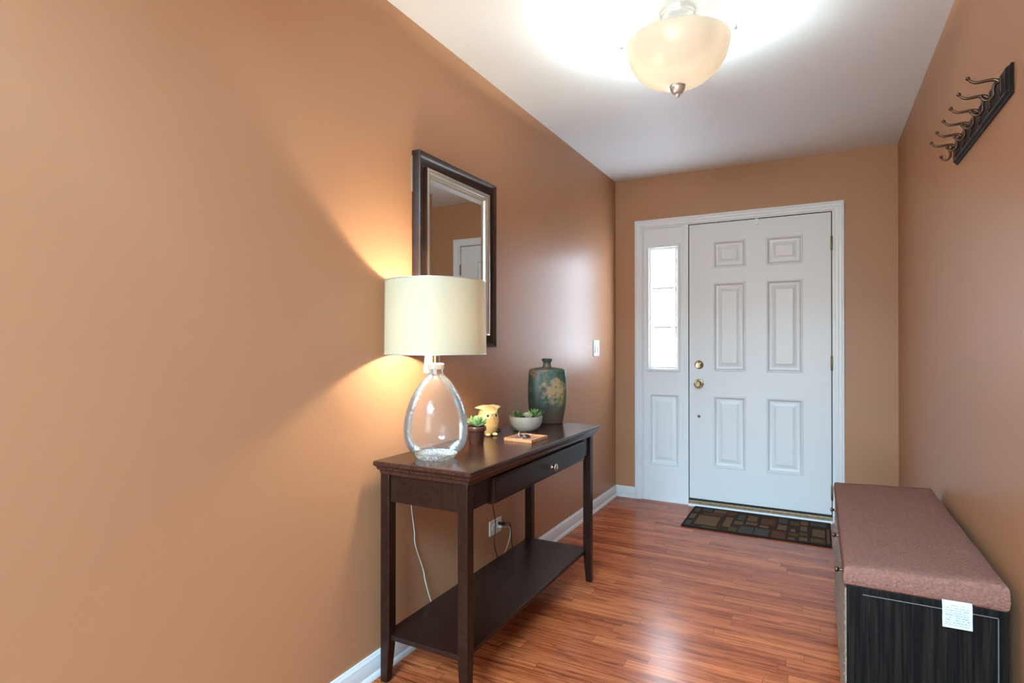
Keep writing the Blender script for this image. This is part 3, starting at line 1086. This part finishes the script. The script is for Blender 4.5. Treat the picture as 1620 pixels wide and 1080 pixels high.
t = thing('potted_succulent', 'small pale green succulent in brown clay pot next to the glass lamp', 'potted plant', (0.168, -2.333, TZ))
bm = bmesh.new()
lathe(bm, [(0.028, 0.0), (0.0295, 0.002), (0.0345, 0.052), (0.0350, 0.053), (0.0385, 0.0545), (0.0400, 0.0565), (0.0412, 0.0705), (0.0402, 0.0725),
           (0.0375, 0.0725), (0.0362, 0.066), (0.030, 0.064), (0.005, 0.064)], 40)
put('pot', bm, M['terracotta'], t, smooth=35)
bm = bmesh.new()
lathe(bm, [(0.036, 0.0642), (0.0362, 0.0665), (0.020, 0.070), (0.003, 0.071)], 24)
put('soil', bm, M['soil'], t, smooth=60)
put('succulent', rosette(34, 0.056, 0.0105, 0.0036, 0.18, 1.35, 0.55, 3), M['leafgreen'], t, loc=(0, 0, 0.070), smooth=60)

t = thing('succulent_bowl', 'low grey ceramic bowl planted with three small succulents', 'planter', (0.176, -1.905, TZ))
bm = bmesh.new()
lathe(bm, [(0.046, 0.0), (0.050, 0.0015), (0.060, 0.009), (0.070, 0.023), (0.0765, 0.042), (0.0795, 0.066), (0.0785, 0.0685), (0.0760, 0.0685),
           (0.0745, 0.060), (0.070, 0.052), (0.030, 0.050), (0.005, 0.050)], 56)
put('bowl', bm, M['greybowl'], t, smooth=50)
bm = bmesh.new()
lathe(bm, [(0.070, 0.0525), (0.0735, 0.0580), (0.050, 0.061), (0.010, 0.062)], 32)
put('soil', bm, M['soil'], t, smooth=60)
rgt = Vector((math.cos(R(28)), math.sin(R(28)), 0))
fwd = Vector((-math.sin(R(28)), math.cos(R(28)), 0))
for nm, off, bmx, mm, lb in (
        ('succulent', rgt * -0.038 + fwd * -0.016, rosette(18, 0.038, 0.0060, 0.0026, 0.45, 1.35, 0.35, 5), 'leafdark', 'dark green rosette'),
        ('succulent', rgt * 0.008 + fwd * -0.034, rosette(18, 0.032, 0.0062, 0.0024, 0.25, 1.25, 0.5, 8), 'leafpale', 'pale green rosette'),
        ('succulent', rgt * 0.044 + fwd * 0.000, rosette(24, 0.052, 0.0038, 0.0022, 0.45, 1.45, 0.15, 11), 'leafbright', 'spiky bright green succulent')):
    o = put(nm, bmx, M[mm], t, loc=(off.x, off.y, 0.059), smooth=60)
    o['label'] = lb

# ---------------------------------------------------------------- owl night light
OW = (0.092, -2.112)
t = thing('owl_figurine', 'glossy yellow ceramic owl with round eyes standing behind the potted succulent', 'figurine', (OW[0], OW[1], TZ), (0, 0, R(-33)))
bm = bmesh.new()
op = smoothpath([(0.026, 0.004, 0), (0.036, 0.010, 0), (0.0455, 0.032, 0), (0.0490, 0.058, 0), (0.0475, 0.080, 0), (0.0445, 0.096, 0),
                 (0.0420, 0.108, 0), (0.0370, 0.119, 0), (0.0240, 0.127, 0), (0.004, 0.130, 0)], 4)
lathe(bm, [(p.x, p.y) for p in op], 40, sx=0.94)
put('body', bm, M['owl'], t, smooth=60)
# brow with two pointed ear tufts
bm = bmesh.new()
seg = 64


def brow(k, zoff, inset):
    out = []
    for i in range(seg):
        a = 2 * PI * i / seg
        c_ = abs(math.sin(a))
        front = max(0, math.cos(a))
        r = (0.0400 + 0.024 * c_ ** 16 + 0.010 * front ** 4) * k - inset
        out.append((r * math.cos(a), r * math.sin(a), zoff + 0.010 * c_ ** 8 * k - 0.016 * front ** 3 * k))
    return out


loft(bm, [brow(0.80, 0.110, 0), brow(0.97, 0.1125, 0), brow(1.0, 0.1145, 0), brow(0.97, 0.1170, 0), brow(0.75, 0.1235, 0), brow(0.42, 0.1310, 0), brow(0.05, 0.1335, 0)])
put('ear_tuft', bm, M['owlpale'], t, smooth=60)
for s in (-1, 1):
    dirv = Vector((math.cos(R(27)), s * math.sin(R(27)), 0))
    bm = bmesh.new()
    lathe(bm, [(0.0155, 0.0), (0.0155, 0.002), (0.0130, 0.0038), (0.0115, 0.0026), (0.0070, 0.0034), (0.004, 0.0036)], 24, 'x')
    rotm = Matrix.Rotation(s * R(27), 4, 'Z') @ Matrix.Rotation(R(-8), 4, 'Y')
    o = put('eye_disc', bm, M['owlpale'], t, loc=tuple(dirv * 0.0410 + Vector((0, 0, 0.090))), rot=rotm.to_euler(), smooth=40)
    bm = bmesh.new()
    sphere(bm, (0.0036, 0, 0), 0.0056, 0.5, 1, 1, 16, 10)
    put('pupil', bm, M['eyeblack'], o, smooth=60)
    bm = bmesh.new()
    sphere(bm, (0.036, s * 0.017, 0.007), 0.013, 1.25, 0.85, 0.55, 18, 10)
    put('foot', bm, M['owlpale'], t, smooth=60)
    bm = bmesh.new()
    wr = [sring(0.0045, 0.012, 0, 2, 16)]
    loft(bm, [[(x * a_ + xo, y * 0.4 + s * (0.0445 + yo), z_) for x, y, _ in sring(0.019, 0.012, 0, 2, 18)]
              for a_, xo, yo, z_ in ((0.15, -0.012, -0.004, 0.022), (0.7, -0.008, 0.001, 0.038), (1.0, -0.003, 0.003, 0.058), (0.85, 0.0, 0.001, 0.075),
                                     (0.3, 0.002, -0.003, 0.086))])
    put('wing', bm, M['owl'], t, smooth=60)
bm = bmesh.new()
lathe(bm, [(0.0045, 0.0), (0.0035, -0.006), (0.0008, -0.012)], 12, 'z', (0.0475, 0, 0.088))
put('beak', bm, M['owlpale'], t, smooth=60)
bm = bmesh.new()
for r_ in range(4):
    for q in range(-2, 3):
        a = q * 0.20 + (0.1 if r_ % 2 else 0)
        sphere(bm, (0.0448 * math.cos(a), 0.0475 * math.sin(a), 0.040 + r_ * 0.0105), 0.0022, 0.7, 1, 1.3, 8, 6)
put('breast_feathers', bm, M['owl'], t, smooth=60)
lathebase = bmesh.new()
lathe(lathebase, [(0.032, 0.0), (0.036, 0.001), (0.036, 0.005), (0.030, 0.006)], 32, sx=0.94)
put('base', lathebase, M['fobblack'], t, smooth=40)
# black cord: world path converted to the owl's frame
bm = bmesh.new()
t = thing('power_cord', 'black cord hanging from the console table back edge to the outlet', 'cord', (0.0135, -1.937, 0.05))
inv = Matrix.Translation((-0.0135, 1.937, -0.05))
bpth = [(0.070, -2.085, TZ + 0.004), (0.085, -2.050, TZ + 0.004), (0.090, -2.010, TZ + 0.0045), (0.075, -1.965, TZ + 0.0035), (0.050, -1.940, TZ + 0.003), (0.030, -1.935, TZ + 0.003),
        (0.0165, -1.935, 0.735), (0.0135, -1.937, 0.55), (0.0135, -1.936, 0.42), (0.020, -1.918, 0.311), (0.020, -1.928, 0.217), (0.026, -1.900, 0.130),
        (0.028, -1.860, 0.070), (0.028, -1.790, 0.060), (0.026, -1.748, 0.110), (0.022, -1.756, 0.170), (0.022, -1.765, 0.245), (0.030, -1.800, 0.285),
        (0.030, -1.860, 0.293), (0.016, -1.869, 0.296)]
tube(bm, [tuple(inv @ Vector(p)) for p in bpth], 0.0024, 8)
put('cable', bm, M['cordblack'], t, smooth=60)
bm = bmesh.new()
tube(bm, [tuple(inv @ Vector(p)) for p in ((0.030, -1.845, 0.295), (0.022, -1.862, 0.297), (0.008, -1.870, 0.299))], 0.0065, 10, smooth=False)
put('plug', bm, M['cordblack'], t, smooth=60)

# ---------------------------------------------------------------- tray with keys
t = thing('wooden_tray', 'small square wooden tray holding keys near the front edge of the console', 'tray', (0.298, -2.142, TZ), (0, 0, R(-3)))
bm = bmesh.new()
s_ = 0.066
st = 0.072
loft(bm, [[(-a, -b, z), (a, -b, z), (a, b, z), (-a, b, z)] for a, b, z in
          ((s_ - 0.001, st - 0.001, 0), (s_, st, 0.001), (s_, st, 0.0125), (s_ - 0.001, st - 0.001, 0.0135), (s_ - 0.009, st - 0.009, 0.0135), (s_ - 0.0105, st - 0.0105, 0.007),
           (s_ - 0.03, st - 0.03, 0.0065))])
put('tray_body', bm, M['traywood'], t, smooth=20)
KX, KY = 0.288, -2.150
t = thing('key_ring', 'bunch of metal keys with black fob lying in the wooden tray', 'keys', (KX, KY, TZ + 0.007), (0, 0, R(10)))
bm = bmesh.new()
lathe(bm, [(0.012, 0), (0.019, 0.001), (0.021, 0.005), (0.018, 0.011), (0.008, 0.0135)], 24, sx=1.25, sy=0.8, c=(0.004, 0.006, 0.001))
put('key_fob', bm, M['fobblack'], t, smooth=60)
for q, (kx, ky, ka, kz) in enumerate(((-0.020, -0.022, 200, 0.001), (-0.016, 0.010, 165, 0.0032), (0.004, -0.026, 250, 0.0055))):
    bm = bmesh.new()
    lathe(bm, [(0.0105, 0), (0.011, 0.0006), (0.0105, 0.0018)], 20, c=(0, 0, 0))
    box(bm, 0.009, 0.036, -0.0035, 0.0035, 0.0, 0.0018)
    for k in range(4):
        box(bm, 0.015 + k * 0.005, 0.018 + k * 0.005, -0.0048, -0.0030, 0.0, 0.0018)
    put('key', bm, M['keymetal'], t, loc=(kx, ky, kz), rot=(0, 0, R(ka)), smooth=30)
for cx_, cy_, rr_, tilt in ((0.022, 0.022, 0.013, 15), (-0.006, 0.000, 0.014, 70), (0.006, -0.018, 0.011, 25)):
    bm = bmesh.new()
    tube(bm, [(rr_ * math.cos(2 * PI * k / 28), rr_ * math.sin(2 * PI * k / 28), 0) for k in range(29)], 0.0010, 6, smooth=False)
    put('split_ring', bm, M['keymetal'], t, loc=(cx_, cy_, 0.0055 + rr_ * math.sin(R(tilt)) * 0.8), rot=(R(tilt), 0, R(30 + cx_ * 900)), smooth=60)

# ---------------------------------------------------------------- ceiling light
CL = (0.925, -2.110)
t = thing('ceiling_light', 'semi flush ceiling light with frosted cream glass bowl and nickel fittings', 'ceiling light', (CL[0], CL[1], H))
bm = bmesh.new()
lathe(bm, [(0.066, 0.0), (0.066, -0.006), (0.064, -0.012), (0.060, -0.014), (0.058, -0.024), (0.052, -0.028), (0.030, -0.031), (0.012, -0.032)], 48)
put('canopy', bm, M['nickel'], t, smooth=30)
bm = bmesh.new()
lathe(bm, [(0.012, -0.031), (0.020, -0.036), (0.020, -0.060), (0.011, -0.066), (0.009, -0.075), (0.009, -0.270), (0.006, -0.272)], 24)
put('stem', bm, M['nickel'], t, smooth=30)
BR, BZ = 0.187, -0.122
bpn = smoothpath([(0.012, -0.281, 0), (0.040, -0.279, 0), (0.078, -0.270, 0), (0.115, -0.252, 0), (0.146, -0.225, 0), (0.169, -0.190, 0),
                  (0.183, -0.150, 0), (BR, BZ, 0)], 4)
bm = bmesh.new()
lathe(bm, [(p.x, p.y) for p in bpn], 72, cap0=False, cap1=False)
o = put('glass_bowl', bm, M['bowlglass'], t, smooth=60)
md = o.modifiers.new('thick', 'SOLIDIFY')
md.thickness = 0.004
md.offset = 1
bm = bmesh.new()
lathe(bm, [(0.010, -0.272), (0.029, -0.274), (0.030, -0.286), (0.026, -0.290), (0.0275, -0.293), (0.026, -0.300), (0.020, -0.310), (0.011, -0.316),
           (0.007, -0.317), (0.0085, -0.321), (0.0065, -0.326), (0.002, -0.329)], 32)
put('finial', bm, M['nickel'], t, smooth=35)
for az in (-2.0, 198.0, 98.0):
    a = R(az)
    d = Vector((math.cos(a), math.sin(a), 0))
    bm = bmesh.new()
    pts = [(0.018, -0.056), (0.060, -0.062), (0.120, -0.082), (0.165, -0.098), (0.188, -0.094), (0.200, -0.094), (0.208, -0.103), (0.207, -0.114)]
    tube(bm, [tuple(d * r_ + Vector((0, 0, z_))) for r_, z_ in pts], 0.0042, 10)
    lathe(bm, [(0.0055, -0.010), (0.0072, -0.008), (0.0072, 0.004), (0.0050, 0.007)], 16, 'z', tuple(d * 0.207 + Vector((0, 0, -0.114))))
    put('arm', bm, M['nickel'], t, smooth=60)
bm = bmesh.new()
lathe(bm, [(0.010, -0.104), (0.098, -0.104), (0.100, -0.106), (0.098, -0.108), (0.010, -0.108)], 48)
put('hidden_bulb_shield', bm, M['plate'], t, smooth=30)  # unseen disc added to keep bulb light off the canopy and ceiling
for s in (-1, 1):
    a = R(75)
    d = Vector((math.cos(a), math.sin(a), 0)) * s
    bm = bmesh.new()
    sphere(bm, tuple(d * 0.070 + Vector((0, 0, -0.160))), 0.024, 1, 1, 1.0, 18, 12)
    put('light_bulb', bm, M['bulb'], t, smooth=60)
    bm = bmesh.new()
    tube(bm, [tuple(d * 0.008 + Vector((0, 0, -0.135))), tuple(d * 0.050 + Vector((0, 0, -0.152)))], 0.012, 14, smooth=False)
    put('bulb_socket', bm, M['plate'], t, smooth=40)
    p = d * 0.070 + Vector((CL[0], CL[1], H - 0.160))
    light('ceiling_bulb_light', 'POINT', tuple(p), 46, (0.86, 1.0, 1.03), radius=0.030)

# ---------------------------------------------------------------- coat rack
NH = 6
RY0, RY1 = -2.420, -1.750
RZ0, RZ1 = 1.822, 1.901
t = thing('coat_rack', 'dark wooden wall rack with six double bronze hooks on right wall', 'coat rack', (W, (RY0 + RY1) / 2, RZ0))
hy, hz = (RY1 - RY0) / 2, RZ1 - RZ0
bm = bmesh.new()
loft(bm, [[(h, -hy + i, i), (h, hy - i, i), (h, hy - i, hz - i), (h, -hy + i, hz - i)] for i, h in
          ((0, 0.0), (0, -0.006), (0.0015, -0.0075), (0.004, -0.008), (0.0045, -0.010), (0.008, -0.0155), (0.010, -0.0165), (0.012, -0.0165))])
put('board', bm, M['rackwood'], t, smooth=20)
for k in range(NH):
    yk = -2.362 + 0.1135 * k - (RY0 + RY1) / 2
    z0 = 1.862 - RZ0
    bm = bmesh.new()
    pl = [(-0.010, 0.026), (0.010, 0.026), (0.011, 0.012), (0.008, -0.002), (0.010, -0.014), (0.004, -0.027), (-0.004, -0.027), (-0.010, -0.014), (-0.008, -0.002), (-0.011, 0.012)]
    loft(bm, [[(-0.0163, yk + a, z0 + b) for a, b in pl], [(-0.0185, yk + a * 0.95, z0 + b * 0.95) for a, b in pl], [(-0.0195, yk + a * 0.7, z0 + b * 0.8) for a, b in pl]])
    tube(bm, [(-0.018, yk, z0 + 0.016), (-0.026, yk, z0 + 0.022), (-0.038, yk, z0 + 0.0235), (-0.064, yk, z0 + 0.0225), (-0.076, yk, z0 + 0.027), (-0.084, yk, z0 + 0.036)], 0.0038, 10,
         rad=lambda u: 0.0050 - 0.0018 * u)
    sphere(bm, (-0.0845, yk, z0 + 0.0378), 0.0056, u=16, v=10)
    tube(bm, [(-0.018, yk, z0 + 0.016), (-0.027, yk, z0 + 0.010), (-0.030, yk, z0 - 0.004), (-0.030, yk, z0 - 0.018), (-0.038, yk, z0 - 0.029), (-0.050, yk, z0 - 0.028), (-0.056, yk, z0 - 0.019)], 0.0036, 10,
         rad=lambda u: 0.0046 - 0.0014 * u)
    sphere(bm, (-0.0565, yk, z0 - 0.0170), 0.0052, u=16, v=10)
    put('double_hook', bm, M['bronze'], t, smooth=60)

# ---------------------------------------------------------------- door mat
MX0, MX1, MYa, MYb = 0.607, 1.462, -0.530, -0.040
t = thing('door_mat', 'dark brown door mat with patchwork rectangles in front of the white door', 'mat', ((MX0 + MX1) / 2, (MYa + MYb) / 2, 0.0))
mw, mh = (MX1 - MX0), (MYb - MYa)
MM = [mat('mat_brown', (0.058, 0.028, 0.016), 0.95, spec=0.1, bump=(500, 0.8, 0.003), var=(120, (0.030, 0.016, 0.010))),
      mat('mat_tan', (0.17, 0.095, 0.048), 0.95, spec=0.1, bump=(500, 0.8, 0.003), var=(160, (0.11, 0.06, 0.03))),
      mat('mat_grey', (0.085, 0.068, 0.055), 0.95, spec=0.1, bump=(500, 0.8, 0.003), var=(160, (0.05, 0.043, 0.038))),
      mat('mat_rust', (0.125, 0.045, 0.022), 0.95, spec=0.1, bump=(500, 0.8, 0.003), var=(160, (0.085, 0.032, 0.016))),
      mat('mat_olive', (0.10, 0.075, 0.028), 0.95, spec=0.1, bump=(500, 0.8, 0.003), var=(160, (0.06, 0.045, 0.018))),
      mat('mat_black', (0.012, 0.010, 0.009), 0.9, spec=0.1)]
bm = bmesh.new()
box(bm, -mw / 2 + 0.008, mw / 2 - 0.008, -mh / 2 + 0.008, mh / 2 - 0.008, 0.001, 0.0075, 0)
pat = [(.02, .06, .08, .28, 2), (.08, .15, .05, .2, 2), (.17, .26, .06, .22, 1), (.08, .24, .42, .85, 1), (.015, .055, .4, .62, 1), (.015, .055, .72, .92, 2),
       (.1, .25, .26, .37, 3), (.28, .33, .35, .8, 1), (.33, .385, .78, .95, 4), (.36, .41, .15, .42, 2), (.35, .41, .48, .62, 1), (.43, .5, .15, .40, 1), (.43, .51, .46, .57, 1),
       (.40, .495, .68, .96, 2), (.505, .60, .68, .96, 2), (.53, .63, .18, .46, 3), (.53, .59, .52, .62, 1), (.65, .71, .07, .3, 2), (.65, .71, .38, .6, 1), (.62, .71, .68, .97, 3),
       (.73, .79, .15, .32, 4), (.74, .77, .5, .62, 1), (.73, .79, .68, .78, 4), (.73, .77, .86, .95, 1), (.80, .85, .08, .25, 1), (.80, .845, .32, .52, 1), (.80, .85, .6, .72, 4),
       (.80, .85, .8, .93, 1), (.865, .97, .06, .22, 2), (.88, .96, .38, .68, 1), (.87, .96, .78, .93, 4), (.972, .99, .3, .9, 1), (.27, .34, .08, .25, 3), (.14, .25, .90, .97, 4)]
for u0, u1, v0, v1, mi in pat:
    box(bm, -mw / 2 + u0 * mw, -mw / 2 + u1 * mw, mh / 2 - v1 * mh, mh / 2 - v0 * mh, 0.0070, 0.0088, mi)
put('pile', bm, MM, t, smooth=0)
bm = B((-mw / 2, mw / 2, -mh / 2, -mh / 2 + 0.009, 0, 0.0085), (-mw / 2, mw / 2, mh / 2 - 0.009, mh / 2, 0, 0.0085),
       (-mw / 2, -mw / 2 + 0.009, -mh / 2 + 0.009, mh / 2 - 0.009, 0, 0.0085), (mw / 2 - 0.009, mw / 2, -mh / 2 + 0.009, mh / 2 - 0.009, 0, 0.0085))
put('binding', bm, MM[5], t, smooth=0)

# ---------------------------------------------------------------- storage bench
BX0, BX1, BY0, BY1, BZ1 = 1.462, 1.812, -2.470, -1.375, 0.508
t = thing('storage_bench', 'black woodgrain storage bench with louvred taupe doors against right wall', 'bench', ((BX0 + BX1) / 2, (BY0 + BY1) / 2, 0))
bx, by = (BX0 + BX1) / 2, (BY0 + BY1) / 2
hx, hy = (BX1 - BX0) / 2, (BY1 - BY0) / 2
put('body', B((-hx + 0.006, hx, -hy + 0.003, hy, 0.0, BZ1)), M['blackgrain'], t, smooth=0, bevel=0.0015)
# frame of the end panel
bm = B((-hx, -hx + 0.038, -hy - 0.004, -hy + 0.004, 0.0, BZ1), (hx - 0.020, hx, -hy - 0.004, -hy + 0.004, 0.0, BZ1),
       (-hx + 0.038, hx - 0.020, -hy - 0.004, -hy + 0.004, BZ1 - 0.018, BZ1), (-hx + 0.038, hx - 0.020, -hy - 0.004, -hy + 0.004, 0.0, 0.05))
put('end_frame', bm, M['blackgrain'], t, smooth=0, bevel=0.0008)
bm = B((-hx + 0.038, hx - 0.020, -hy - 0.0045, -hy + 0.003, BZ1 - 0.0195, BZ1 - 0.018),
       (hx - 0.0212, hx - 0.020, -hy - 0.0045, -hy + 0.003, 0.05, BZ1 - 0.018))
put('edge_band', bm, M['edgeband'], t, smooth=0)
for k in range(3):
    y0 = -hy + 0.010 + k * 0.360
    bm = B((-hx - 0.004, -hx + 0.006, y0, y0 + 0.022, 0.04, 0.495), (-hx - 0.004, -hx + 0.006, y0 + 0.333, y0 + 0.355, 0.04, 0.495),
           (-hx - 0.004, -hx + 0.006, y0 + 0.022, y0 + 0.333, 0.04, 0.065), (-hx - 0.004, -hx + 0.006, y0 + 0.022, y0 + 0.333, 0.47, 0.495))
    for j in range(14):
        z = 0.070 + j * 0.0287
        loft(bm, [[(-hx - 0.007, yy, z), (-hx - 0.003, yy, z - 0.003), (-hx + 0.006, yy, z + 0.020), (-hx + 0.002, yy, z + 0.023)] for yy in (y0 + 0.022, y0 + 0.333)])
    d_ = put('bench_door', bm, M['cabinetfront'], t, smooth=0)
    bm = bmesh.new()
    lathe(bm, [(0.005, -hx - 0.004), (0.004, -hx - 0.012), (0.009, -hx - 0.018), (0.008, -hx - 0.023), (0.003, -hx - 0.025)], 18, 'x', (0, y0 + 0.178, 0.483))
    put('door_knob', bm, M['bronze'], d_, smooth=40)

t = thing('bench_cushion', 'brown textured fabric seat cushion with white care label on storage bench', 'cushion', (bx, by, BZ1))
# soft box with a little sag and rounded edges
cx0, cx1, cy0, cy1, ch = -hx - 0.006, hx + 0.001, -hy - 0.004, hy + 0.004, 0.053
bm = bmesh.new()
nx, ny = 14, 36
rad = 0.011


def cpos(u, v, top):
    x = cx0 + (cx1 - cx0) * u
    y = cy0 + (cy1 - cy0) * v
    return x, y


prof = [(0.004, 0.0), (0.0, 0.006), (-0.002, 0.020), (-0.001, 0.038), (0.000, 0.047), (0.0025, 0.0515), (0.007, 0.0540), (0.04, 0.0555), (0.10, 0.0560)]
rg = []
for i, z in prof:
    xa, xb, ya, yb = cx0 + i, cx1 - i, cy0 + i, cy1 - i
    ring = []
    for k in range(nx):
        ring.append((xa + (xb - xa) * k / nx, ya, z))
    for k in range(ny):
        ring.append((xb, ya + (yb - ya) * k / ny, z))
    for k in range(nx):
        ring.append((xb + (xa - xb) * k / nx, yb, z))
    for k in range(ny):
        ring.append((xa, yb + (ya - yb) * k / ny, z))
    out = []
    for x, y, z2 in ring:
        w_ = 0.0012 * math.sin(y * 23 + x * 9) + 0.0010 * math.sin(x * 31 - y * 7)
        # slight tilt: the wall side stands a little higher
        lift = (x - cx0) / (cx1 - cx0) * 0.010 * (z2 / 0.055)
        out.append((x, y, z2 + (w_ if z2 > 0.03 else 0) + lift))
    rg.append(out)
loft(bm, rg)
put('cushion_body', bm, M['cushion'], t, smooth=60)
bm = bmesh.new()
pts = []
loft(bm, [[(xx - bx, yy - by, zz - BZ1) for xx, yy, zz in ((1.676, y_, z_), (1.738, y_, z_ + 0.001), (1.738, y_ + 0.0008, z_ + 0.001), (1.676, y_ + 0.0008, z_))]
          for y_, z_ in ((-2.476, 0.515), (-2.481, 0.507), (-2.483, 0.490), (-2.482, 0.470), (-2.484, 0.448))])
lb = put('care_label', bm, M['print'], t, smooth=60)
lb['label'] = 'white care label with fine blue print'
